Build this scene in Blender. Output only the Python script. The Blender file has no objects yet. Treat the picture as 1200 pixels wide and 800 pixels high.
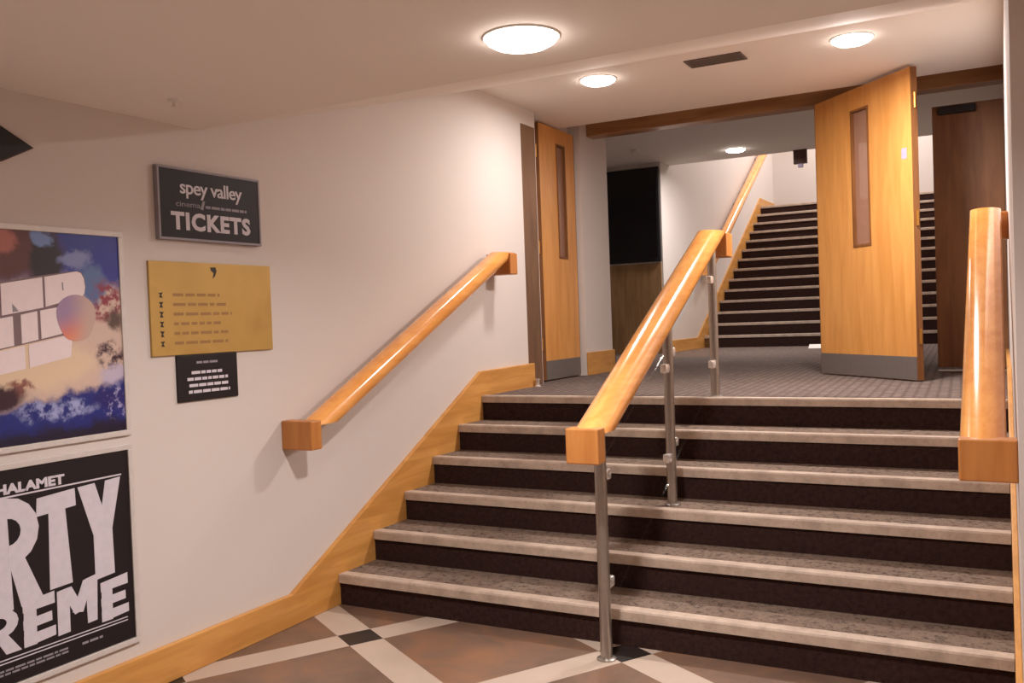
import bpy, bmesh, math, random
from mathutils import Vector, Matrix
random.seed(7)
SC = bpy.context.scene
COL = SC.collection

# ------------------------------------------------------------------ materials
def lin(h):
    h = h.lstrip('#')
    o = []
    for i in (0, 2, 4):
        c = int(h[i:i+2], 16) / 255
        o.append(c / 12.92 if c <= .04045 else ((c + .055) / 1.055) ** 2.4)
    return (*o, 1)

class NT:
    """small helper round a node tree"""
    def __init__(self, name):
        self.m = bpy.data.materials.new(name); self.m.use_nodes = True
        self.t = self.m.node_tree; self.b = self.t.nodes['Principled BSDF']
        self.obj = None
    def n(self, kind, **kw):
        x = self.t.nodes.new(kind)
        for k, v in kw.items(): setattr(x, k, v)
        return x
    def link(self, a, b): self.t.links.new(a, b)
    def put(self, sock, v):
        if hasattr(v, 'links') or isinstance(v, bpy.types.NodeSocket): self.link(v, sock)
        else: sock.default_value = v
    def coord(self):
        if not self.obj: self.obj = self.n('ShaderNodeTexCoord').outputs['Object']
        return self.obj
    def mapping(self, rot=(0,0,0), scale=(1,1,1), loc=(0,0,0)):
        m = self.n('ShaderNodeMapping'); self.link(self.coord(), m.inputs[0])
        m.inputs['Rotation'].default_value = rot; m.inputs['Scale'].default_value = scale; m.inputs['Location'].default_value = loc
        return m.outputs[0]
    def noise(self, scale, vec=None, detail=4, rough=.55, dist=0, color=False):
        x = self.n('ShaderNodeTexNoise')
        self.link(vec if vec is not None else self.coord(), x.inputs['Vector'])
        x.inputs['Scale'].default_value = scale; x.inputs['Detail'].default_value = detail
        x.inputs['Roughness'].default_value = rough; x.inputs['Distortion'].default_value = dist
        return x.outputs['Color' if color else 'Fac']
    def math(self, op, a, b=0.0, c=0.0, clamp=False):
        x = self.n('ShaderNodeMath', operation=op, use_clamp=clamp)
        self.put(x.inputs[0], a); self.put(x.inputs[1], b)
        if op in ('COMPARE', 'MULTIPLY_ADD', 'SMOOTH_MIN'): self.put(x.inputs[2], c)
        return x.outputs[0]
    def ramp(self, fac, stops, interp='LINEAR'):
        x = self.n('ShaderNodeValToRGB'); r = x.color_ramp; r.interpolation = interp
        while len(r.elements) < len(stops): r.elements.new(.5)
        for e, (p, c) in zip(r.elements, stops):
            e.position = p; e.color = lin(c) if isinstance(c, str) else c
        self.link(fac, x.inputs[0]); return x.outputs[0]
    def mix(self, fac, a, b):
        x = self.n('ShaderNodeMix', data_type='RGBA')
        self.put(x.inputs[0], fac)
        self.put(x.inputs[6], lin(a) if isinstance(a, str) else a); self.put(x.inputs[7], lin(b) if isinstance(b, str) else b)
        return x.outputs[2]
    def smooth(self, v, lo, hi):
        x = self.n('ShaderNodeMapRange', interpolation_type='SMOOTHSTEP')
        self.put(x.inputs[0], v); x.inputs[1].default_value = lo; x.inputs[2].default_value = hi
        return x.outputs[0]
    def bump(self, h, strength=.2, dist=.01):
        x = self.n('ShaderNodeBump'); x.inputs['Strength'].default_value = strength; x.inputs['Distance'].default_value = dist
        self.link(h, x.inputs['Height']); self.link(x.outputs[0], self.b.inputs['Normal'])
    def base(self, c): self.put(self.b.inputs['Base Color'], lin(c) if isinstance(c, str) else c)
    def set(self, **kw):
        for k, v in kw.items(): self.b.inputs[k.replace('_', ' ')].default_value = v

def plain(name, c, rough=.5, metal=0, spec=.5, var=.94):
    q = NT(name)
    n = q.noise(35, detail=3)
    a = lin(c); b = tuple(min(1, x * var) for x in a[:3]) + (1,)
    q.base(q.mix(q.smooth(n, .35, .7), a, b)); q.set(Roughness=rough, Metallic=metal, Specular_IOR_Level=spec)
    return q.m

def paint(name, c, rough=.75):
    q = NT(name)
    n = q.noise(1.7, detail=5); a = lin(c); b = tuple(x * .95 for x in a[:3]) + (1,)
    q.base(q.mix(n, a, b)); q.set(Roughness=rough, Specular_IOR_Level=.25)
    q.bump(q.noise(160, detail=2), .04, .004); return q.m

def wood(name, c1, c2, rough=.3, axis='Z', coat=0.0, stretch=14):
    q = NT(name)
    s = {'X': (1, stretch, stretch), 'Y': (stretch, 1, stretch), 'Z': (stretch, stretch, 1)}[axis]
    v = q.mapping(scale=s)
    n = q.noise(1.6, v, detail=6, rough=.6, dist=.6); f = q.noise(9, v, detail=3)
    col = q.mix(q.smooth(n, .3, .7), c1, c2)
    q.base(q.mix(q.math('MULTIPLY', q.smooth(f, .45, .75), .25), col, c2))
    q.set(Roughness=rough, Coat_Weight=coat, Coat_Roughness=.12, Specular_IOR_Level=.4)
    return q.m

M = {}
M['wall'] = paint('wall_paint', 'D2C9C3')
M['ceil'] = paint('ceiling_paint', 'F0EAE4', .85)
M['rail'] = wood('rail_beech', 'EDA95E', 'DD9248', .2, 'Y', .45, 10)
M['block'] = wood('block_beech', 'C48448', 'AE6E36', .38, 'Z', .0, 8)
M['skirt'] = wood('skirting_wood', 'D29A54', 'BB8240', .42, 'Y', .1, 10)
M['leaf'] = wood('door_veneer', 'D99C56', 'C98A46', .36, 'Z', .15, 9)
M['edge'] = wood('door_edge_wood', '8A5A30', '6E4424', .5, 'Z')
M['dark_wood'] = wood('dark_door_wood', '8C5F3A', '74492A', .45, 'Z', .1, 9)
M['beam'] = wood('beam_wood', 'A2764E', '865C39', .35, 'X', .2, 10)
M['jamb'] = wood('jamb_wood', '7A5A42', '5E4432', .45, 'Z', .1, 9)
M['dado'] = wood('dado_wood', 'A5825A', '8C6B45', .5, 'Z', .0, 9)
M['kick'] = plain('kick_plate_grey', '77706C', .45, .3)
M['steel'] = plain('brushed_steel', 'A8A19A', .32, .85)
M['chrome'] = plain('polished_chrome', 'F2EEEA', .18, .6)
M['brass'] = plain('handle_brass', 'C08A40', .3, .8)
M['black'] = plain('black_gloss', '0C0B0E', .25)
M['matt_black'] = plain('matt_black', '161214', .6)
M['white'] = plain('white_plastic', 'E8E4DE', .45)
M['frame'] = plain('poster_frame_white', 'CFC8C4', .4, .1)
M['slot'] = plain('vent_dark', '6E625A', .6)
M['sticker'] = plain('sticker_lilac', 'A79AB4', .5)
M['vent_back'] = plain('vent_backing', '3A322D', .8)
M['ink'] = plain('print_white', 'CFC9D2', .6)
M['greyink'] = plain('print_grey', '8E8890', .6)
M['redbrown'] = plain('sign_red_brown', '4A2A22', .5)

q = NT('carpet_tread')
n1 = q.noise(7, detail=4, rough=.65); n2 = q.noise(34, detail=4, rough=.75); n3 = q.noise(230, detail=2)
c = q.ramp(n2, [(.34, '3E322D'), (.46, '74655A'), (.58, '8A7A6C'), (.68, '6A524C')])
c = q.mix(q.math('MULTIPLY', q.smooth(n1, .4, .7), .45), c, '8A7266')
q.base(q.mix(q.math('MULTIPLY', q.smooth(n3, .4, .65), .35), c, '4A3C36')); q.set(Roughness=.95, Specular_IOR_Level=.1)
q.bump(n3, .5, .006); M['tread'] = q.m

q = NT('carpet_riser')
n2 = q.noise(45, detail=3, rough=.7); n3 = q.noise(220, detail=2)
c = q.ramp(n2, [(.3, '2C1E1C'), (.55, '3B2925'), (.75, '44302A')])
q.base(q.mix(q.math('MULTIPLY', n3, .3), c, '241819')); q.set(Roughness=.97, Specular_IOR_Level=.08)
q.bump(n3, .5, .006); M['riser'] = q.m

q = NT('carpet_landing')
v = q.mapping(rot=(0, 0, .75), scale=(1, 1, 1))
br = q.n('ShaderNodeTexBrick'); q.link(v, br.inputs['Vector'])
br.inputs['Scale'].default_value = 6; br.inputs['Color1'].default_value = lin('716460'); br.inputs['Color2'].default_value = lin('857871')
br.inputs['Mortar'].default_value = lin('4C403C'); br.inputs['Mortar Size'].default_value = .05
n2 = q.noise(40, detail=3); n3 = q.noise(240, detail=2)
q.base(q.mix(q.math('MULTIPLY', q.smooth(n2, .4, .7), .5), br.outputs['Color'], '66574F')); q.set(Roughness=.95, Specular_IOR_Level=.1)
q.bump(n3, .5, .006); M['landing'] = q.m

q = NT('nosing_vinyl')
n = q.noise(12, detail=4); n2 = q.noise(70, detail=2)
c = q.ramp(n, [(.3, 'A59384'), (.55, 'BBA898'), (.75, 'C6B3A1')])
q.base(q.mix(q.math('MULTIPLY', q.smooth(n2, .5, .7), .3), c, '8F7C6E')); q.set(Roughness=.55); M['nosing'] = q.m

# tiled floor: brown squares, pale strips at 58 degrees, small black squares where strips cross
q = NT('floor_tiles')
TH = math.radians(58.5); TILE = .885; WS = .165
v = q.mapping(loc=(-.437, 1.928, 0))
m2 = q.n('ShaderNodeMapping'); q.link(v, m2.inputs[0]); m2.inputs['Rotation'].default_value = (0, 0, -TH)
sp = q.n('ShaderNodeSeparateXYZ'); q.link(m2.outputs[0], sp.inputs[0])
def band(s):
    w = q.math('WRAP', s, TILE / 2, -TILE / 2)
    wn = q.n('ShaderNodeMath', operation='WRAP'); q.link(s, wn.inputs[0]); wn.inputs[1].default_value = TILE / 2; wn.inputs[2].default_value = -TILE / 2
    return q.math('LESS_THAN', q.math('ABSOLUTE', wn.outputs[0]), WS / 2)
ba, bb = band(sp.outputs[0]), band(sp.outputs[1])
nb = q.noise(3.2, detail=5, rough=.6, dist=.8); nf = q.noise(30, detail=3)
brown = q.mix(q.math('MULTIPLY', nf, .3), q.ramp(nb, [(.3, '5E4A3D'), (.5, '72594A'), (.7, '8A6144')]), '6A5648')
pale = q.mix(nb, 'BCAA9C', 'A99787')
col = q.mix(q.math('MAXIMUM', ba, bb), brown, pale)
q.base(q.mix(q.math('MULTIPLY', ba, bb), col, '241D1A')); q.set(Roughness=.42); M['tiles'] = q.m

q = NT('brass_plate')
n = q.noise(3, detail=3); v = q.mapping(scale=(1, 2, 60)); g = q.noise(6, v, detail=2)
c = q.ramp(n, [(.3, 'B5934F'), (.55, 'BF9C57'), (.75, 'B08B49')])
q.base(q.mix(q.math('MULTIPLY', g, .25), c, '9C763A')); q.set(Roughness=.45, Metallic=.35); M['plate'] = q.m
M['engrave'] = plain('engraved_text', '977040', .6)
M['engrave_dark'] = plain('engraved_dark', '2E2012', .6)
M['sign'] = plain('sign_black', '1E1619', .55, spec=.3)

# glass infill: mostly clear with a weak reflection
q = NT('balustrade_glass'); t = q.t
t.nodes.remove(q.b)
out = t.nodes['Material Output']; tr = q.n('ShaderNodeBsdfTransparent'); tr.inputs[0].default_value = (.985, .99, .985, 1)
gl = q.n('ShaderNodeBsdfGlossy'); gl.inputs['Roughness'].default_value = .05
fr = q.n('ShaderNodeLayerWeight'); fr.inputs[0].default_value = .5
fw = q.math('MULTIPLY_ADD', q.math('POWER', fr.outputs['Facing'], 5.0), .25, .02)
mx = q.n('ShaderNodeMixShader'); q.link(fw, mx.inputs[0]); q.link(tr.outputs[0], mx.inputs[1]); q.link(gl.outputs[0], mx.inputs[2]); q.link(mx.outputs[0], out.inputs[0])
M['glass'] = q.m

q = NT('obscured_vision_glass'); t = q.t; out = t.nodes['Material Output']
q.base('A67C66'); q.set(Roughness=.2)
tr = q.n('ShaderNodeBsdfTransparent'); mx = q.n('ShaderNodeMixShader'); mx.inputs[0].default_value = .72
q.link(tr.outputs[0], mx.inputs[1]); q.link(q.b.outputs[0], mx.inputs[2]); q.link(mx.outputs[0], out.inputs[0]); M['vision'] = q.m

def emit(name, c, s):
    q = NT(name); q.base('F4EFE8'); q.b.inputs['Emission Color'].default_value = lin(c); q.b.inputs['Emission Strength'].default_value = s
    return q.m
M['lamp'] = emit('lamp_diffuser', 'FFF0E4', 26)

# upper poster print: soft abstract picture built from blobs in the poster's own plane
q = NT('poster_print')
sp = q.n('ShaderNodeSeparateXYZ'); dv = q.n('ShaderNodeVectorMath', operation='MULTIPLY_ADD')
nz = q.noise(9, detail=5, rough=.65, color=True)
q.link(nz, dv.inputs[0]); dv.inputs[1].default_value = (.0, .12, .12); q.link(q.coord(), dv.inputs[2]); q.link(dv.outputs[0], sp.inputs[0])
PY = q.math('ADD', sp.outputs[1], -3.34 - .06); PZ = q.math('ADD', sp.outputs[2], 1.05 - .06)
def blob(cy, cz, ry, rz, lo=1.0, hi=.55):
    a = q.math('DIVIDE', q.math('SUBTRACT', PY, cy), ry); b = q.math('DIVIDE', q.math('SUBTRACT', PZ, cz), rz)
    d = q.math('SQRT', q.math('ADD', q.math('MULTIPLY', a, a), q.math('MULTIPLY', b, b)))
    return q.smooth(d, lo, hi) if lo < hi else q.math('SUBTRACT', 1, q.smooth(d, hi, lo))
fine = q.noise(22, detail=4, rough=.7)
c = q.mix(q.smooth(PZ, 1.62, 1.72), 'CDB4A8', '2C3D8C')
c = q.mix(blob(-3.28, 1.80, .24, .17), c, '5A3434')
c = q.mix(blob(-3.33, 1.82, .09, .06), c, 'A5635A')
c = q.mix(blob(-3.14, 1.74, .09, .15), c, '26242E')
c = q.mix(blob(-3.16, 1.83, .05, .04), c, '6E86B8')
c = q.mix(blob(-3.03, 1.76, .09, .05), c, '7C86B4')
c = q.mix(blob(-2.87, 1.78, .10, .14), c, '27348F')
c = q.mix(blob(-2.96, 1.66, .08, .09), c, '56709E')
c = q.mix(q.math('MULTIPLY', blob(-2.89, 1.60, .09, .10), q.smooth(fine, .4, .55)), c, '8A3A4A')
c = q.mix(blob(-2.86, 1.52, .05, .06, 1, .3), c, '5B4A44')
c = q.mix(blob(-3.2, 1.36, .3, .12), c, 'DCC4A8')
c = q.mix(q.math('MULTIPLY', blob(-2.88, 1.38, .09, .07), q.smooth(fine, .4, .6)), c, '3A2434')
c = q.mix(blob(-2.86, 1.30, .10, .06), c, 'BDB2C8')
c = q.mix(q.math('MULTIPLY', blob(-3.27, 1.29, .07, .05), q.smooth(fine, .35, .55)), c, '8A5A54')
c = q.mix(blob(-3.38, 1.25, .16, .06), c, '3A2430')
low = q.math('SUBTRACT', 1, q.smooth(q.math('SUBTRACT', PZ, q.math('MULTIPLY', q.math('ADD', PY, 3.3), .16)), 1.19, 1.23))
c = q.mix(low, c, '1F2C78')
c = q.mix(blob(-2.9, 1.21, .10, .06), c, '24266C')
c = q.mix(q.math('MULTIPLY', blob(-3.13, 1.19, .20, .05), q.smooth(fine, .4, .6)), c, '9AA2CE')
c = q.mix(q.math('MULTIPLY', blob(-2.88, 1.19, .06, .1), q.smooth(fine, .5, .62)), c, 'A8A4D0')
c = q.mix(q.math('SUBTRACT', 1, q.smooth(PZ, 1.10, 1.15)), c, '201C34')
q.base(c); q.set(Roughness=.3); M['poster'] = q.m

q = NT('poster_glow')
sp = q.n('ShaderNodeSeparateXYZ'); q.link(q.coord(), sp.inputs[0])
cg = q.ramp(q.smooth(q.math('ADD', sp.outputs[2], q.math('MULTIPLY', sp.outputs[1], -.35)), .24, .42),
              [(0, 'CFA293'), (.35, 'DF8B6C'), (.6, 'CF7F78'), (1, '9C83A4')])
q.base(q.mix(q.smooth(sp.outputs[1], .26, .38), cg, 'C0A59C')); q.set(Roughness=.4); M['glow'] = q.m
M['banner'] = plain('poster_letter_plate', 'E6D8DB', .35, var=.97)
M['plate_gap'] = plain('poster_plate_gap', '7A6468', .5)

# ------------------------------------------------------------------ mesh helpers
def box(bm, x0, x1, y0, y1, z0, z1, bev=0, mi=0):
    vs = [bm.verts.new(p) for p in [(x0,y0,z0),(x1,y0,z0),(x1,y1,z0),(x0,y1,z0),(x0,y0,z1),(x1,y0,z1),(x1,y1,z1),(x0,y1,z1)]]
    fs = [bm.faces.new([vs[i] for i in f]) for f in [(3,2,1,0),(4,5,6,7),(0,1,5,4),(1,2,6,5),(2,3,7,6),(3,0,4,7)]]
    for f in fs: f.material_index = mi
    if bev:
        es = {e for f in fs for e in f.edges}
        bmesh.ops.bevel(bm, geom=list(es), offset=bev, segments=2, profile=.5, affect='EDGES')
    return bm
def B(*a, **k): return box(bmesh.new(), *a, **k)

def prism(bm, pts, axis, a0, a1, bev=0):
    """closed polygon pts (2D) pushed along an axis; for X pts are (y,z), for Y (x,z), for Z (x,y)"""
    def P(p, a): return {'X': (a, p[0], p[1]), 'Y': (p[0], a, p[1]), 'Z': (p[0], p[1], a)}[axis]
    lo = [bm.verts.new(P(p, a0)) for p in pts]; hi = [bm.verts.new(P(p, a1)) for p in pts]
    n = len(pts); fs = [bm.faces.new(lo), bm.faces.new(hi[::-1])]
    for i in range(n): fs.append(bm.faces.new([lo[i], hi[i], hi[(i+1) % n], lo[(i+1) % n]]))
    bmesh.ops.recalc_face_normals(bm, faces=fs)
    if bev: bmesh.ops.bevel(bm, geom=list({e for f in fs for e in f.edges}), offset=bev, segments=2, profile=.5, affect='EDGES')
    return bm

def tube(bm, p, q_, r, seg=20, r2=None):
    p, q_ = Vector(p), Vector(q_); d = q_ - p
    res = bmesh.ops.create_cone(bm, cap_ends=True, segments=seg, radius1=r, radius2=r if r2 is None else r2, depth=d.length)
    mat = Matrix.Translation((p + q_) / 2) @ d.to_track_quat('Z', 'Y').to_matrix().to_4x4()
    bmesh.ops.transform(bm, matrix=mat, verts=res['verts']); return bm

def lathe(bm, c, prof, seg=32):
    """prof: (radius, z) list; closed at ends when radius is 0"""
    rings = []
    for r, z in prof:
        if r <= 1e-6: rings.append([bm.verts.new((c[0], c[1], c[2] + z))])
        else: rings.append([bm.verts.new((c[0] + r*math.cos(2*math.pi*i/seg), c[1] + r*math.sin(2*math.pi*i/seg), c[2] + z)) for i in range(seg)])
    fs = []
    for a, b in zip(rings, rings[1:]):
        for i in range(seg):
            j = (i + 1) % seg
            v = [a[i % len(a)], a[j % len(a)], b[j % len(b)], b[i % len(b)]]
            v = [x for k, x in enumerate(v) if x not in v[:k]]
            if len(v) > 2: fs.append(bm.faces.new(v))
    bmesh.ops.recalc_face_normals(bm, faces=fs); return bm

def wloc(o):
    v = Vector((0, 0, 0))
    while o is not None: v += o.location; o = o.parent
    return v

def obj(name, bm, mats, parent=None, smooth=False):
    me = bpy.data.meshes.new(name)
    if parent is not None:
        bmesh.ops.translate(bm, verts=bm.verts, vec=-wloc(parent))
    bm.to_mesh(me); bm.free()
    for m in (mats if isinstance(mats, (list, tuple)) else [mats]): me.materials.append(M[m])
    if smooth:
        for p in me.polygons: p.use_smooth = True
        try: me.set_sharp_from_angle(angle=math.radians(40))
        except Exception: pass
    o = bpy.data.objects.new(name, me); COL.objects.link(o)
    if parent is not None: o.parent = parent
    return o
def tag(o, label=None, cat=None, group=None, kind=None):
    if label: o['label'] = label
    if cat: o['category'] = cat
    if group: o['group'] = group
    if kind: o['kind'] = kind
    return o
def thing(name, loc, label, cat, group=None, kind=None):
    o = bpy.data.objects.new(name, None); o.empty_display_size = .1; COL.objects.link(o); o.location = loc
    return tag(o, label, cat, group, kind)
def struct(name, bm, m, label=None):
    return tag(obj(name, bm, m), label, kind='structure')

def text_bm(body, size, bold=0.0, depth=.0006, sx=1.0, spacing=1.0):
    cu = bpy.data.curves.new('txt', 'FONT'); cu.body = body; cu.size = size; cu.offset = bold; cu.extrude = depth; cu.space_character = spacing
    cu.resolution_u = 3
    o = bpy.data.objects.new('txt', cu); COL.objects.link(o)
    dg = bpy.context.evaluated_depsgraph_get(); dg.update()
    me = bpy.data.meshes.new_from_object(o.evaluated_get(dg))
    bm = bmesh.new(); bm.from_mesh(me)
    bpy.data.objects.remove(o); bpy.data.curves.remove(cu); bpy.data.meshes.remove(me)
    return bm
def fit_on_wall(bm, y0, y1, z0, z1, x, dz=0.0):
    """scale flat text into the given rectangle of a wall that faces +X; dz = rise over the width"""
    xs = [v.co.x for v in bm.verts]; ys = [v.co.y for v in bm.verts]
    ax, bx, ay, by = min(xs), max(xs), min(ys), max(ys)
    for v in bm.verts:
        s = (v.co.x - ax) / (bx - ax); t = (v.co.y - ay) / (by - ay)
        v.co = Vector((x + v.co.z, y0 + s * (y1 - y0), z0 + t * (z1 - z0) + s * dz))
    return bm

# ------------------------------------------------------------------ key dimensions
R_, T_ = .16, .3117               # front flight rise and going
L1Z = 6 * R_                      # landing level
XR = 3.17                         # right wall
CZ, LZ, KZ = 3.05, 2.36, 3.42     # upper, low and corridor ceilings
R2, T2, Y2 = .17, .29, 7.65       # upper flight
TOP = L1Z + 14 * R2

# ------------------------------------------------------------------ the shell
struct('floor', B(-.12, 7.2, -9.2, -5*T_ + .02, -.1, 0), 'tiles')
struct('floor_landing', B(-2.6, XR + .1, .07, Y2 + .02, L1Z - .12, L1Z), 'landing')
struct('floor_upper', B(-.9, XR + .1, Y2 + 13*T2 + .05, 12.8, TOP - .12, TOP), 'landing')
struct('wall_left', prism(bmesh.new(), [(-9.2, -.1), (.99, -.1), (.99, CZ + .1), (-9.2, CZ + .1)], 'X', -.12, 0), 'wall')
bm = prism(bmesh.new(), [(XR, -2.05), (7.2, -2.05), (7.2, -1.93), (XR + .12, -1.93), (XR + .12, 12.8), (XR, 12.8)], 'Z', -.1, 6.4)
struct('wall_right', bm, 'wall')
bm = bmesh.new(); box(bm, -.12, 7.2, -9.3, -9.2, -.1, 2.6); box(bm, 7.2, 7.3, -9.3, -1.93, -.1, 2.6)
struct('wall_foyer', bm, 'wall')
bm = bmesh.new(); box(bm, -.30, -.16, .98, 1.95, L1Z, KZ); box(bm, -.30, -.05, 1.95, 2.55, L1Z, KZ); box(bm, -2.6, -.30, 2.4, 2.55, L1Z, KZ)
struct('wall_corridor', bm, 'wall')
bm = bmesh.new(); box(bm, -2.7, -.7, 5.98, 6.1, L1Z, KZ + .1); box(bm, -2.7, -2.6, 2.4, 6.1, L1Z, KZ)
struct('wall_recess', bm, 'wall')
struct('wall_stairwell', B(-.82, -.7, 6.1, 12.8, L1Z, 6.4), 'wall')
struct('wall_end', B(-.82, XR + .1, 12.6, 12.75, TOP - .2, 6.4), 'wall')
# ceiling: low foyer soffit, the slope above the steps, the flat part, the higher corridor, the stairwell
bm = bmesh.new()
prism(bm, [(-9.3, LZ), (-2.38, LZ), (.14, CZ), (1.66, CZ), (1.66, KZ), (6.35, KZ), (6.35, 6.3), (12.8, 6.3), (12.8, 6.42),
           (6.2, 6.42), (6.2, KZ + .12), (1.5, KZ + .12), (1.5, CZ + .14), (.1, CZ + .14), (-2.42, LZ + .14), (-9.3, LZ + .14)], 'X', -2.7, XR + .1)
box(bm, XR + .1, 7.3, -9.3, -1.9, LZ, LZ + .14)
struct('ceiling', bm, 'ceil')

# skirtings: flat along the foyer, raking up the steps, flat on the landing
NS = R_ / T_
rake = [(-9.2, 0), (.8, 0), (.8, L1Z + .175), (0.0, L1Z + .167), (-1.92, .154), (-9.2, .154)]
struct('baseboard_left', prism(bmesh.new(), rake, 'X', 0, .028, .004), 'skirt')
rk2 = [(-2.04, 0), (2.1, 0), (2.1, L1Z + .17), (0.0, L1Z + .167), (-1.92, .154), (-2.04, .154)]
struct('baseboard_right', prism(bmesh.new(), rk2, 'X', XR - .022, XR, .004), 'skirt')
bm = bmesh.new(); box(bm, -.05, -.03, 1.95, 2.57, L1Z, L1Z + .2, .004); box(bm, -.3, -.03, 2.55, 2.57, L1Z, L1Z + .2, .004)
struct('baseboard_corridor', bm, 'skirt')
rk3 = [(6.0, L1Z), (12.6, L1Z), (12.6, TOP + .16), (Y2 + 13*T2, TOP + .16), (Y2 - .3, L1Z + .16), (6.0, L1Z + .16)]
struct('baseboard_stairwell', prism(bmesh.new(), rk3, 'X', -.7, -.68, .003), 'skirt')
# door surround: jamb at the wall end, header beam over the doors
struct('trim_1', B(-.15, .002, .75, .985, L1Z, 2.93, .006), 'jamb')
struct('trim_2', B(-.05, XR, 2.1, 2.26, 3.045, KZ, .006), 'beam')
struct('trim_3', B(-2.6, -.72, 5.955, 5.98, L1Z, 2.13, .004), 'dado')

# ------------------------------------------------------------------ the two flights
def flight(name, label, x0, x1, y0, z0, n, r, t, rad):
    """n risers; first riser face at y0; top nosing lies at y0+(n-1)*t"""
    th = thing(name, ((x0 + x1) / 2, y0, z0), label, 'staircase', kind='structure')
    bm = bmesh.new()
    for i in range(n):
        ya = y0 + i * t; za = z0 + i * r; yb = ya + t if i < n - 1 else ya + .12
        vs = [bm.verts.new(p) for p in [(x0, ya, za), (x1, ya, za), (x1, ya, za + r), (x0, ya, za + r), (x1, yb, za + r), (x0, yb, za + r)]]
        f = bm.faces.new(vs[:4]); f.material_index = 1
        f = bm.faces.new([vs[3], vs[2], vs[4], vs[5]]); f.material_index = 0
    # underside and sides close the body
    ye = y0 + (n - 1) * t + .12
    side = [(y0, z0)]
    for i in range(n):
        side += [(y0 + i*t, z0 + (i+1)*r), (y0 + (i+1)*t if i < n-1 else ye, z0 + (i+1)*r)]
    side += [(ye, z0 + n*r - .2), (y0 + .3, z0)]
    for x in (x0, x1): bm.faces.new([bm.verts.new((x, y, z)) for y, z in side]).material_index = 1
    a = [bm.verts.new(p) for p in [(x0, ye, z0 + n*r), (x1, ye, z0 + n*r), (x1, ye, z0 + n*r - .2), (x0, ye, z0 + n*r - .2), (x1, y0 + .3, z0), (x0, y0 + .3, z0), (x1, y0, z0), (x0, y0, z0)]]
    bm.faces.new(a[:4]); bm.faces.new([a[3], a[2], a[4], a[5]]); bm.faces.new([a[5], a[4], a[6], a[7]])
    bmesh.ops.remove_doubles(bm, verts=bm.verts, dist=1e-5)
    bmesh.ops.recalc_face_normals(bm, faces=bm.faces)
    obj('carpeted_steps', bm, ['tread', 'riser'], th)
    for i in range(n):
        ya = y0 + i * t; zt = z0 + (i + 1) * r
        h, d, e = rad
        pts = [(ya - e, zt - h), (ya - e, zt - .004), (ya - e + .004, zt + .004), (ya + d, zt + .004), (ya + d, zt - .004), (ya + .004, zt - .004), (ya + .004, zt - h)]
        obj('nosing', prism(bmesh.new(), pts, 'X', x0 + .002, x1 - .002), 'nosing', th)
    return th
flight('staircase', 'wide carpeted flight of six steps with pale nosings rising from the tiled foyer', .028, XR - .022, -5*T_, 0, 6, R_, T_, (.042, .05, .014))
flight('staircase', 'long dark carpeted flight with pale nosings climbing beyond the open doors', -.68, XR, Y2, L1Z, 14, R2, T2, (.034, .045, .014))

# ------------------------------------------------------------------ timber handrails
RS, RR = .513, .0725
def rail_bm(xc, z_top0=1.0, y_low=-1.92, zlo=.985, zhi=1.95, slope=RS, rr=RR, over=.33):
    bm = bmesh.new()
    ph = rr * math.sqrt(1 + slope**2)
    ya, yb = y_low - .9, y_low + (zhi - z_top0) / slope + 1.2
    za, zb = z_top0 - ph + slope * (ya - y_low), z_top0 - ph + slope * (yb - y_low)
    tube(bm, (xc, ya, za), (xc, yb, zb), rr, 40)
    yend = y_low + (zhi - z_top0) / slope + over
    for co, no in (((0, 0, zlo), (0, 0, -1)), ((0, 0, zhi), (0, 0, 1)), ((0, y_low + .004, 0), (0, -1, 0)), ((0, yend, 0), (0, 1, 0))):
        r = bmesh.ops.bisect_plane(bm, geom=bm.verts[:] + bm.edges[:] + bm.faces[:], plane_co=co, plane_no=no, clear_outer=True)
        es = [e for e in r['geom_cut'] if isinstance(e, bmesh.types.BMEdge)]
        if es: bmesh.ops.edgeloop_fill(bm, edges=es)
    bmesh.ops.recalc_face_normals(bm, faces=bm.faces)
    return bm

def wall_rail(label, xc, xw, top=1.95, **kw):
    th = thing('wall_handrail', (xw, -1.85, .93), label, 'handrail', 'round timber handrails beside the front steps')
    obj('rail', rail_bm(xc, zhi=top, **kw), 'rail', th, True)
    a, b = (min(xw, xc - RR), xc + RR) if xw < xc else (xc - RR, xw)
    obj('lower_end_block', B(a, b, -1.925, -1.845, .87, 1.012, .006), 'block', th)
    obj('upper_end_block', B(a, b, .17, .275, top - .15, top - .005, .006), 'block', th)
    return th
wall_rail('round timber handrail fixed along the white wall with the posters and signs', .115, 0.0, top=1.928, z_top0=.985, slope=.475, rr=.06, over=.24)
wall_rail('round timber handrail seen end-on against the bare wall opposite the posters', XR - .105, XR)

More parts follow.
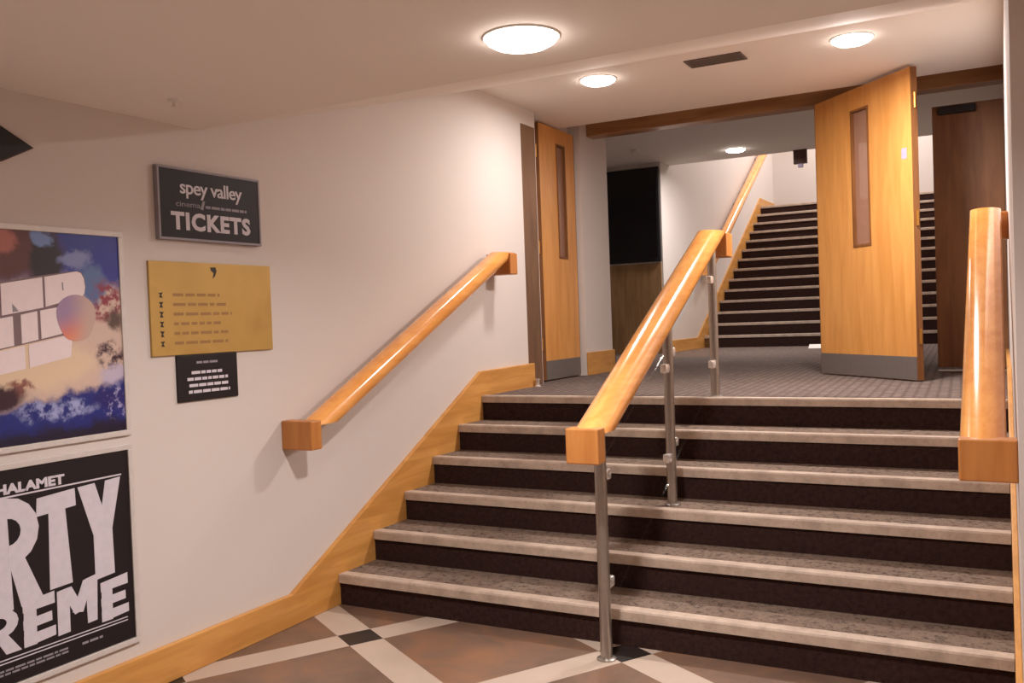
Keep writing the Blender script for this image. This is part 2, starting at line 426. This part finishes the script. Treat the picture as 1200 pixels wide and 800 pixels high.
XC = 1.609
th = thing('centre_handrail', (XC, -1.738, 0), 'round timber handrail on three steel posts with glass infill, standing mid-steps', 'handrail', 'round timber handrails beside the front steps')
obj('rail', rail_bm(XC), 'rail', th, True)
obj('lower_end_block', B(XC - RR, XC + RR, -1.925, -1.845, .865, 1.012, .006), 'block', th)
obj('upper_end_block', B(XC - RR, XC + RR, .14, .275, 1.80, 1.945, .006), 'block', th)
CL = {0: [(-1, None)], }
posts = [(-1.738, 0, 1.0, [(1, .786), (1, .32)]),
         (-.80, 3 * R_, 1.43, [(-1, .73), (-1, 1.19), (1, .80), (1, 1.27)]),
         (.06, L1Z, 1.86, [(-1, 1.16), (-1, 1.66)])]
for py, z0, z1, cl in posts:
    p = obj('post', tube(bmesh.new(), (XC, py, z0), (XC, py, z1), .026, 28), 'steel', th, True)
    obj('base_flange', lathe(bmesh.new(), (XC, py, z0), [(0, 0), (.042, 0), (.042, .006), (.03, .012), (.0, .012)], 28), 'steel', p, True)
    for s, z in cl:
        bm = bmesh.new(); box(bm, XC - .018, XC + .018, py + min(s*.02, s*.085), py + max(s*.02, s*.085), z - .024, z + .024, .010)
        obj('glass_clamp', bm, 'chrome', p, True)
for (ya, yb, za, zb, h) in ((-1.66, -.872, .215, .60, .66), (-.728, -.012, .70, 1.05, .66)):
    obj('glass_panel', prism(bmesh.new(), [(ya, za), (yb, zb), (yb, zb + h), (ya, za + h)], 'X', XC - .005, XC + .005), 'glass', th)

# rail up the far stairwell wall
th = thing('stairwell_handrail', (-.58, 7.6, 2.1), 'glossy timber handrail on the pale wall climbing beside the far flight', 'handrail')
SL2 = R2 / T2
obj('rail', rail_bm(-.575, L1Z + R2 + 1.15 - .15, 7.5, 2.0, 5.0, SL2), 'rail', th, True)
for yy in (8.0, 9.6, 11.2):
    zz = L1Z + R2 + 1.0 + SL2 * (yy - 7.5) - .13
    obj('wall_bracket', B(-.7, -.56, yy - .03, yy + .03, zz - .07, zz, .006), 'steel', th)

# ------------------------------------------------------------------ doors
def door_leaf(name, label, A, ang, L, H, slot, t=.045, stick=False, pull=False):
    """leaf built along +X from its hinge edge at the origin; camera side is -Y; then swung by ang"""
    th = thing(name, A, label, 'door', kind='structure')
    th.rotation_euler = (0, 0, ang)
    def loc(nm, bm, m, par=th, sm=False):
        me = bpy.data.meshes.new(nm); bm.to_mesh(me); bm.free(); me.materials.append(M[m])
        o = bpy.data.objects.new(nm, me); COL.objects.link(o); o.parent = par; return o
    s0, s1, z0, z1 = slot
    bm = bmesh.new()
    for a in ((.004, s0, .01, H), (s1, L - .004, .01, H), (s0, s1, .01, z0), (s0, s1, z1, H)):
        box(bm, a[0], a[1], 0, t, a[2], a[3])
    loc('door_slab', bm, 'leaf')
    bm = bmesh.new(); box(bm, 0, .005, -.001, t + .001, .01, H); box(bm, L - .005, L, -.001, t + .001, .01, H); loc('edge_lipping', bm, 'edge')
    w = .016
    bm = bmesh.new()
    for a in ((s0, s0 + w, z0, z1), (s1 - w, s1, z0, z1), (s0 + w, s1 - w, z0, z0 + w), (s0 + w, s1 - w, z1 - w, z1)):
        box(bm, a[0], a[1], -.006, t + .006, a[2], a[3])
    f = loc('vision_frame', bm, 'edge')
    loc('vision_glass', B(s0 + w, s1 - w, t*.35, t*.65, z0 + w, z1 - w), 'vision', f)
    bm = bmesh.new(); box(bm, .006, L - .006, -.003, -.0002, .012, .165); box(bm, .006, L - .006, t + .0002, t + .003, .012, .165)
    loc('kick_plate', bm, 'kick')
    for z in (.25, 1.03, 1.8):
        bm = bmesh.new(); tube(bm, (-.006, t / 2, z), (-.006, t / 2, z + .1), .009, 12); loc('hinge', bm, 'brass')
    if stick: loc('sticker', B(.055, .105, t + .0002, t + .0014, 1.48, 1.55), 'sticker')
    if pull:
        bm = bmesh.new()
        for z in (.80, .92): tube(bm, (L - .035, 0, z), (L - .035, -.055, z), .010, 12)
        tube(bm, (L - .035, -.055, .77), (L - .035, -.055, .95), .014, 14); loc('pull_handle', bm, 'brass')
    return th
door_leaf('door_1', 'wide orange wooden door leaf with slot window, swung half open into the corridor',
          (2.667, 1.27, L1Z), math.atan2(.774, -.735), 1.08, 2.07, (.44, .64, .94, 1.92), stick=True, pull=True)
# the narrow leaf stands along +Y with its face towards the steps
door_leaf('door_2', 'narrow orange wooden door leaf folded flat beside the brown jamb',
          (-.1, 1.25, L1Z), math.radians(90), .68, 2.075, (.32, .49, 1.0, 1.95))
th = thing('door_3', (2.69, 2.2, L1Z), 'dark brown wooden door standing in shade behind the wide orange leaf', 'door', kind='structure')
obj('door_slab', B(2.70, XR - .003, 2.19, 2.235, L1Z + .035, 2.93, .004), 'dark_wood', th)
obj('threshold', B(2.70, XR - .003, 2.17, 2.25, L1Z, L1Z + .014, .003), 'steel', th)
obj('door_closer', B(2.74, 2.99, 2.145, 2.19, 2.86, 2.915, .006), 'matt_black', th)

# ------------------------------------------------------------------ wall furniture on the left wall
def frame_bm(y0, y1, z0, z1, w, x0, x1):
    bm = bmesh.new()
    box(bm, x0, x1, y0, y1, z1 - w, z1, .002); box(bm, x0, x1, y0, y1, z0, z0 + w, .002)
    box(bm, x0, x1, y0, y0 + w, z0 + w, z1 - w, .002); box(bm, x0, x1, y1 - w, y1, z0 + w, z1 - w, .002)
    return bm
# upper poster
Y0 = -3.86
FW = .022
th = thing('poster', (0, -3.34, 1.05), 'colourful blue and cream illustrated poster in a white frame, the upper of two', 'poster', 'framed posters on the wall')
obj('frame', frame_bm(Y0, -2.806, 1.058, 1.878, FW, 0, .014), 'frame', th)
pr = obj('print', B(0.001, .008, Y0 + .03, -2.828, 1.082, 1.857), 'poster', th)
def flat_poly(pts, x, th_=.0008):
    return prism(bmesh.new(), pts, 'X', x, x + th_)
def tilt(y, z): return (y, z + .16 * (y + 3.33))
bm = bmesh.new()
rnd = [(-3.02, 1.658), (-3.002, 1.652), (-2.99, 1.632), (-2.986, 1.60), (-2.99, 1.575), (-3.0, 1.562)]
prism(bm, [tilt(-3.155, 1.661), *[(y, z + .055) for y, z in rnd], tilt(-3.155, 1.550)], 'X', .0085, .0095)
prism(bm, [tilt(-3.325, 1.660), tilt(-3.164, 1.661), tilt(-3.164, 1.549), tilt(-3.325, 1.547)], 'X', .0085, .0095)
prism(bm, [tilt(-3.50, 1.656), tilt(-3.334, 1.660), tilt(-3.334, 1.547), tilt(-3.50, 1.545)], 'X', .0085, .0095)
prism(bm, [tilt(-3.178, 1.540), tilt(-3.06, 1.541), tilt(-3.05, 1.44), tilt(-3.178, 1.435)], 'X', .0085, .0095)
prism(bm, [tilt(-3.255, 1.538), tilt(-3.19, 1.540), tilt(-3.19, 1.435), tilt(-3.255, 1.433)], 'X', .0085, .0095)
prism(bm, [tilt(-3.50, 1.538), tilt(-3.285, 1.538), tilt(-3.285, 1.432), tilt(-3.50, 1.43)], 'X', .0085, .0095)
prism(bm, [tilt(-3.23, 1.424), tilt(-3.05, 1.428), tilt(-3.06, 1.345), tilt(-3.23, 1.34)], 'X', .0085, .0095)
prism(bm, [tilt(-3.50, 1.42), tilt(-3.245, 1.424), tilt(-3.245, 1.34), tilt(-3.50, 1.34)], 'X', .0085, .0095)
obj('letter_plates', bm, 'banner', pr)
bm = prism(bmesh.new(), [tilt(-3.50, 1.664), tilt(-3.15, 1.668), *[(y + .004, z + .058) for y, z in rnd], tilt(-3.046, 1.55), tilt(-3.044, 1.432), tilt(-3.50, 1.424)], 'X', .0078, .0083)
obj('plate_backing', bm, 'plate_gap', pr)
for pts in ([tilt(-3.085, 1.63), tilt(-3.08, 1.632), tilt(-3.079, 1.60), tilt(-3.084, 1.60)],
            [tilt(-3.285, 1.583), tilt(-3.275, 1.57), tilt(-3.262, 1.552), tilt(-3.285, 1.552)]):
    obj('letter_mark', prism(bmesh.new(), pts, 'X', .0095, .0102), 'greyink', pr)
pts = [(-3.03 + (.082 + .006*math.sin(3*a)) * math.cos(a), 1.535 + (.095 + .006*math.cos(2*a)) * math.sin(a)) for a in [2*math.pi*i/28 for i in range(28)]]
obj('glow_spot', flat_poly(pts, .0098), 'glow', pr)

# lower poster with heavy white lettering on black
th = thing('poster', (0, -3.34, .2), 'black poster with huge white block letters in a white frame, below the colourful one', 'poster', 'framed posters on the wall')
obj('frame', frame_bm(Y0, -2.806, .214, 1.022, FW, 0, .014), 'frame', th)
pr = obj('print', B(0.001, .008, Y0 + .03, -2.828, .24, .998), 'sign', th)
X0, X1 = .0082, .0090
LN = [0]
def letters(bm, polys):
    for p in polys:
        LN[0] += 1; prism(bm, p, 'X', X0, X1 + LN[0] % 23 * .00006)
bm = bmesh.new()
def arcR(y, z, w, h, seg=8):        # bowl of an R as a thick half ring
    out = [(y + w * math.sin(math.pi*i/seg), z + h/2 + h/2 * math.cos(math.pi*i/seg)) for i in range(seg + 1)]
    inn = [(y + w*.42 * math.sin(math.pi*i/seg), z + h/2 + h*.2 * math.cos(math.pi*i/seg)) for i in range(seg + 1)]
    return out, inn
# T
letters(bm, [[(-3.233, .81), (-3.228, .877), (-3.072, .888), (-3.07, .822)], [(-3.192, .53), (-3.184, .825), (-3.116, .828), (-3.098, .534)]])
# Y
letters(bm, [[(-3.060, .888), (-2.985, .892), (-2.945, .76), (-2.985, .68), (-3.0, .69)], [(-2.938, .893), (-2.868, .898), (-2.915, .70), (-2.985, .68), (-2.965, .76)], [(-3.0, .515), (-3.0, .70), (-2.915, .71), (-2.912, .523)]])
# R
letters(bm, [[(-3.40, .50), (-3.40, .90), (-3.345, .90), (-3.335, .50)], [(-3.29, .69), (-3.345, .67), (-3.305, .50), (-3.215, .505)]])
o_, i_ = arcR(-3.345, .655, .12, .245)
for k in range(len(o_) - 1): letters(bm, [[o_[k], o_[k+1], i_[k+1], i_[k]]])
# A and M further along
letters(bm, [[(-3.58, .50), (-3.53, .90), (-3.47, .90), (-3.52, .50)], [(-3.47, .90), (-3.52, .90), (-3.47, .50), (-3.41, .50)], [(-3.55, .60), (-3.55, .67), (-3.45, .67), (-3.45, .60)]])
letters(bm, [[(-3.82, .50), (-3.82, .90), (-3.77, .90), (-3.77, .50)], [(-3.64, .50), (-3.64, .90), (-3.59, .90), (-3.59, .50)], [(-3.80, .90), (-3.75, .90), (-3.68, .62), (-3.73, .62)], [(-3.61, .90), (-3.66, .90), (-3.73, .62), (-3.68, .62)]])
obj('title_lettering', bm, 'ink', pr)
# second line, REME of its end
bm = bmesh.new()
def E_(y0, y1, z0, z1):
    h = z1 - z0; w = y1 - y0
    letters(bm, [[(y0, z0), (y0 + .004, z1), (y0 + w*.42, z1), (y0 + w*.40, z0)], [(y0, z0), (y0, z0 + h*.25), (y1, z0 + h*.29), (y1, z0 + .01)],
                 [(y0, z0 + h*.39), (y0, z0 + h*.6), (y1 - w*.1, z0 + h*.64), (y1 - w*.1, z0 + h*.42)], [(y0, z1 - h*.23), (y0, z1), (y1, z1 + .012), (y1, z1 - h*.2)]])
E_(-3.302, -3.176, .35, .512); E_(-2.98, -2.855, .343, .497)
letters(bm, [[(-3.168, .35), (-3.166, .515), (-3.115, .52), (-3.117, .352)], [(-3.042, .36), (-3.045, .532), (-2.992, .54), (-3.0, .362)],
             [(-3.15, .515), (-3.105, .52), (-3.055, .42), (-3.095, .41)], [(-3.01, .535), (-3.055, .53), (-3.105, .42), (-3.06, .41)]])
letters(bm, [[(-3.44, .35), (-3.44, .515), (-3.395, .515), (-3.395, .35)], [(-3.37, .43), (-3.41, .42), (-3.37, .35), (-3.312, .35)]])
o_, i_ = arcR(-3.395, .41, .075, .105)
for k in range(len(o_) - 1): letters(bm, [[o_[k], o_[k+1], i_[k+1], i_[k]]])
t2 = fit_on_wall(text_bm('SUP', .1, .004), -3.82, -3.46, .35, .515, X0)
me = bpy.data.meshes.new('tmp'); t2.to_mesh(me); t2.free(); bm.from_mesh(me); bpy.data.meshes.remove(me)
obj('subtitle_lettering', bm, 'ink', pr)
obj('cast_line', fit_on_wall(text_bm('CHALAMET', .05, .0024), -3.425, -3.112, .912, .950, X0), 'ink', pr)
for z0, h, dz in ((.897, .006, .006), (.330, .004, -.001), (.318, .004, -.001)):
    obj('rule_line', prism(bmesh.new(), [(-3.82, z0), (-2.862, z0 + dz), (-2.862, z0 + dz + h), (-3.82, z0 + h)], 'X', X0, X1), 'ink', pr)
def dashes(bm, y0, y1, z, h, x0, x1, wmin=.012, wmax=.04, gap=.006):
    y = y0
    while y < y1 - .004:
        w = min(random.uniform(wmin, wmax), y1 - y); box(bm, x0, x1, y, y + w, z, z + h); y += w + gap
    return bm
for a, b, z, h in ((-3.80, -3.13, .290, .007), (-3.80, -3.13, .277, .007), (-3.07, -2.98, .285, .009)):
    obj('credit_line', dashes(bmesh.new(), a, b, z, h, X0, X1), 'greyink', pr)

# tickets sign
th = thing('tickets_sign', (0, -2.33, 1.86), 'black TICKETS sign with silver edge, topmost of the three signs', 'sign', 'signs on the white wall')
obj('board', B(0, .022, -2.625, -2.038, 1.868, 2.168, .003), 'sign', th)
obj('edge_trim', frame_bm(-2.632, -2.031, 1.861, 2.175, .011, 0, .025), 'greyink', th)
obj('tickets_lettering', fit_on_wall(text_bm('TICKETS', .1, .0042, spacing=1.12), -2.565, -2.10, 1.906, 1.985, .0222), 'ink', th)
obj('script_lettering', fit_on_wall(text_bm('spey valley', .1, .0012, spacing=.92), -2.510, -2.145, 2.045, 2.125, .0222), 'ink', th)
bm = fit_on_wall(text_bm('cinema', .1, .0), -2.535, -2.40, 2.008, 2.030, .0222)
obj('small_lettering', bm, 'greyink', th)
bm = bmesh.new(); dashes(bm, -2.37, -2.12, 2.010, .012, .0222, .0229, .02, .05)
prism(bm, [(-2.40, 2.005), (-2.385, 2.0), (-2.372, 2.04), (-2.384, 2.043)], 'X', .0222, .0229)
obj('small_line', bm, 'greyink', th)
# brass plate
th = thing('brass_plaque', (0, -2.33, 1.36), 'gold coloured plaque with six engraved lines, between the two black signs', 'sign', 'signs on the white wall')
obj('plate', B(0, .012, -2.685, -1.970, 1.367, 1.769, .002), 'plate', th)
for k in range(6):
    z = 1.627 - k * .0415; y = -2.630
    a = random.uniform(.006, .012)
    obj('engraved_symbol', prism(bmesh.new(), [(y - .012, z + a), (y + .013, z + .010), (y + .004, z - .002), (y + .011, z - .014), (y - .008, z - .010 - a/3), (y - .002, z)], 'X', .0118, .0126), 'engrave_dark', th)
for k, e in enumerate((-2.30, -2.25, -2.23, -2.30, -2.25, -2.26)):
    obj('engraved_line', dashes(bmesh.new(), -2.565, e, 1.620 - k * .0415, .013, .0118, .0125, .025, .07, .012), 'engrave', th)
bm = bmesh.new()
prism(bm, [(-2.35, 1.75), (-2.318, 1.752), (-2.312, 1.735), (-2.322, 1.712), (-2.338, 1.70), (-2.33, 1.725), (-2.345, 1.735)], 'X', .0118, .0126)
obj('engraved_crest', bm, 'engrave_dark', th)
# small black notice under it
th = thing('small_notice', (0, -2.38, 1.16), 'small black notice with white text lines directly under the gold plaque', 'sign', 'signs on the white wall')
obj('board', B(0, .010, -2.558, -2.208, 1.162, 1.364, .002), 'sign', th)
obj('notice_heading', dashes(bmesh.new(), -2.45, -2.32, 1.325, .010, .0102, .0108, .02, .05), 'greyink', th)
for k, (a, b) in enumerate(((-2.48, -2.30), (-2.505, -2.27), (-2.495, -2.27), (-2.50, -2.26))):
    obj('notice_line', dashes(bmesh.new(), a, b, 1.280 - k * .028, .013, .0102, .0108, .02, .05), 'ink', th)
# arrow-shaped sign at the picture edge
th = thing('arrow_sign', (0, -3.4, 2.05), 'dark pointed arrow-shaped sign high on the wall above the posters', 'sign', 'signs on the white wall')
obj('board', prism(bmesh.new(), [(-3.62, 2.10), (-3.30, 2.10), (-3.181, 2.161), (-3.30, 2.22), (-3.62, 2.22)], 'X', 0, .02, .003), 'matt_black', th)
obj('rim', prism(bmesh.new(), [(-3.62, 2.095), (-3.299, 2.095), (-3.172, 2.161), (-3.299, 2.225), (-3.62, 2.225)], 'X', 0, .012, .002), 'redbrown', th)

# ------------------------------------------------------------------ ceiling fittings
LW = 1.0
def downlight(x, y, z, label, power, spread=172, r=.118, group='round recessed downlights'):
    th = thing('ceiling_downlight', (x, y, z), label, 'ceiling light', group)
    obj('trim_ring', lathe(bmesh.new(), (x, y, z), [(r*.97, 0), (r*.97, -.005), (r*1.03, -.005), (r*1.06, -.002), (r*1.06, 0)], 40), 'white', th, True)
    obj('diffuser', lathe(bmesh.new(), (x, y, z), [(r*.97, -.003), (r*.93, -.016), (r*.75, -.028), (r*.4, -.036), (0, -.038)], 40), 'lamp', th, True)
    l = bpy.data.lights.new('downlight_lamp', 'AREA'); l.shape = 'DISK'; l.size = r * 1.6; l.energy = power * LW; l.spread = math.radians(spread); l.color = (1, .925, .89)
    lo = bpy.data.objects.new('downlight_lamp', l); COL.objects.link(lo); lo.parent = th; lo.location = (0, 0, -.042)
    return th
downlight(1.812, -2.732, LZ, 'round glowing downlight in the low ceiling over the foyer, largest in view', 60, 156)
downlight(.786, .388, CZ, 'round glowing downlight near the narrow door leaf and the white wall', 26, 178)
downlight(2.383, .429, CZ, 'round glowing downlight beyond the vent, above the wide orange door', 84, 178)
downlight(.336, 5.74, KZ, 'round glowing downlight in the corridor ceiling in front of the far flight', 62)
for x, y in ((1.8, -5.4), (4.6, -2.73), (4.6, -5.4), (1.8, -7.8)):  # unseen lamps added behind the camera for fill and bounce light
    downlight(x, y, LZ, 'unseen round downlight added to the low foyer ceiling behind the view', 36, 130, group='added foyer fill lights behind the view')
downlight(1.2, 9.6, 6.3, 'round downlight high over the far flight', 150, group='stairwell downlights')
downlight(1.2, 11.8, 6.3, 'round downlight high over the top of the far flight', 110, group='stairwell downlights')

th = thing('air_vent', (1.58, .39, CZ), 'dark slotted air vent in the ceiling between two downlights', 'vent')
obj('vent_frame', frame_bm(0, 1, 0, 1, .1, 0, 1) if False else (lambda bm: (box(bm, 1.40, 1.76, .30, .315, CZ-.008, CZ, .002), box(bm, 1.40, 1.76, .465, .48, CZ-.008, CZ, .002), box(bm, 1.40, 1.415, .315, .465, CZ-.008, CZ, .002), box(bm, 1.745, 1.76, .315, .465, CZ-.008, CZ, .002), bm)[-1])(bmesh.new()), 'slot', th)
bm = bmesh.new()
for k in range(6): box(bm, 1.415, 1.745, .323 + k*.024, .337 + k*.024, CZ - .007, CZ - .001)
obj('louvre', bm, 'slot', th)
obj('backing', B(1.415, 1.745, .315, .465, CZ - .001, CZ - .0002), 'vent_back', th)
th = thing('sprinkler_head', (.345, -2.807, LZ), 'tiny sprinkler head under the low ceiling near the wall', 'sprinkler')
obj('escutcheon', lathe(bmesh.new(), (.345, -2.807, LZ), [(.028, 0), (.026, -.006), (.012, -.008), (0, -.008)], 20), 'white', th, True)
obj('sprinkler_body', lathe(bmesh.new(), (.345, -2.807, LZ), [(.008, -.006), (.008, -.022), (.012, -.025), (.012, -.028), (0, -.028)], 16), 'white', th, True)
th = thing('smoke_detector', (-.64, 4.94, KZ), 'white smoke detector on the corridor ceiling near the black screen', 'smoke detector')
obj('detector_body', lathe(bmesh.new(), (-.64, 4.94, KZ), [(.055, 0), (.055, -.02), (.04, -.035), (0, -.038)], 24), 'white', th, True)
th = thing('hanging_sign', (.985, 6.30, KZ), 'small dark sign hanging from the ceiling edge over the far flight', 'sign')
obj('sign_box', B(.905, 1.065, 6.28, 6.33, 3.25, KZ, .004), 'redbrown', th)
obj('sign_tail', B(.955, 1.015, 6.285, 6.325, 3.205, 3.252, .004), 'sticker', th)

# ------------------------------------------------------------------ odds and ends beyond the doors
th = thing('wall_screen', (-1.3, 5.95, 2.15), 'large black screen high on the recess wall above brown panelling', 'screen')
obj('bezel', (lambda bm: (box(bm, -1.86, -.715, 5.93, 5.979, 2.15, 3.36, .006), bm)[-1])(bmesh.new()), 'matt_black', th)
obj('display', B(-1.82, -.75, 5.922, 5.9305, 2.20, 3.32), 'black', th)
th = thing('door_stop', (.045, .79, L1Z), 'small chrome door stop on the landing by the brown jamb', 'door stop')
obj('stop_body', lathe(bmesh.new(), (.06, .77, L1Z), [(0, 0), (.024, 0), (.024, .006), (.014, .012), (.014, .045), (.018, .05), (.018, .06), (0, .062)], 20), 'chrome', th, True)
th = thing('folded_leaflet', (1.03, 6.80, L1Z), 'small white folded leaflet on the carpet before the far flight', 'leaflet')
bm = bmesh.new(); prism(bm, [(6.72, L1Z + .002), (6.80, L1Z + .05), (6.88, L1Z + .002), (6.88, L1Z + .005), (6.80, L1Z + .054), (6.72, L1Z + .005)], 'X', .94, 1.14)
obj('leaf', bm, 'white', th)

# ------------------------------------------------------------------ world, camera, colour
w = bpy.data.worlds.new('dim_interior'); SC.world = w; w.use_nodes = True
w.node_tree.nodes['Background'].inputs[0].default_value = (1, .85, .72, 1); w.node_tree.nodes['Background'].inputs[1].default_value = .02
cam = bpy.data.cameras.new('camera'); co = bpy.data.objects.new('camera', cam); COL.objects.link(co); SC.camera = co
F, YAW, PIT, ROL = 1071.1, -.4936, -.0238, .0364
cam.sensor_width = 36; cam.lens = F * 36 / 1200; cam.clip_start = .05
f = Vector((math.sin(YAW)*math.cos(PIT), math.cos(YAW)*math.cos(PIT), math.sin(PIT)))
rt = Vector((math.cos(YAW), -math.sin(YAW), 0)); dn = f.cross(rt)
c_, s_ = math.cos(ROL), math.sin(ROL)
right = c_ * rt + s_ * dn; down = -s_ * rt + c_ * dn
m = Matrix((right, -down, -f)).transposed().to_4x4()
m.translation = Vector((3.13543, -5.32726, 1.4673)); co.matrix_world = m
vs = SC.view_settings; vs.view_transform = 'Standard'; vs.look = 'None'; vs.gamma = 1; vs.use_curve_mapping = False; vs.exposure = -0.34
SC.display_settings.display_device = 'sRGB'
SC.cycles.max_bounces = 10; SC.cycles.diffuse_bounces = 6
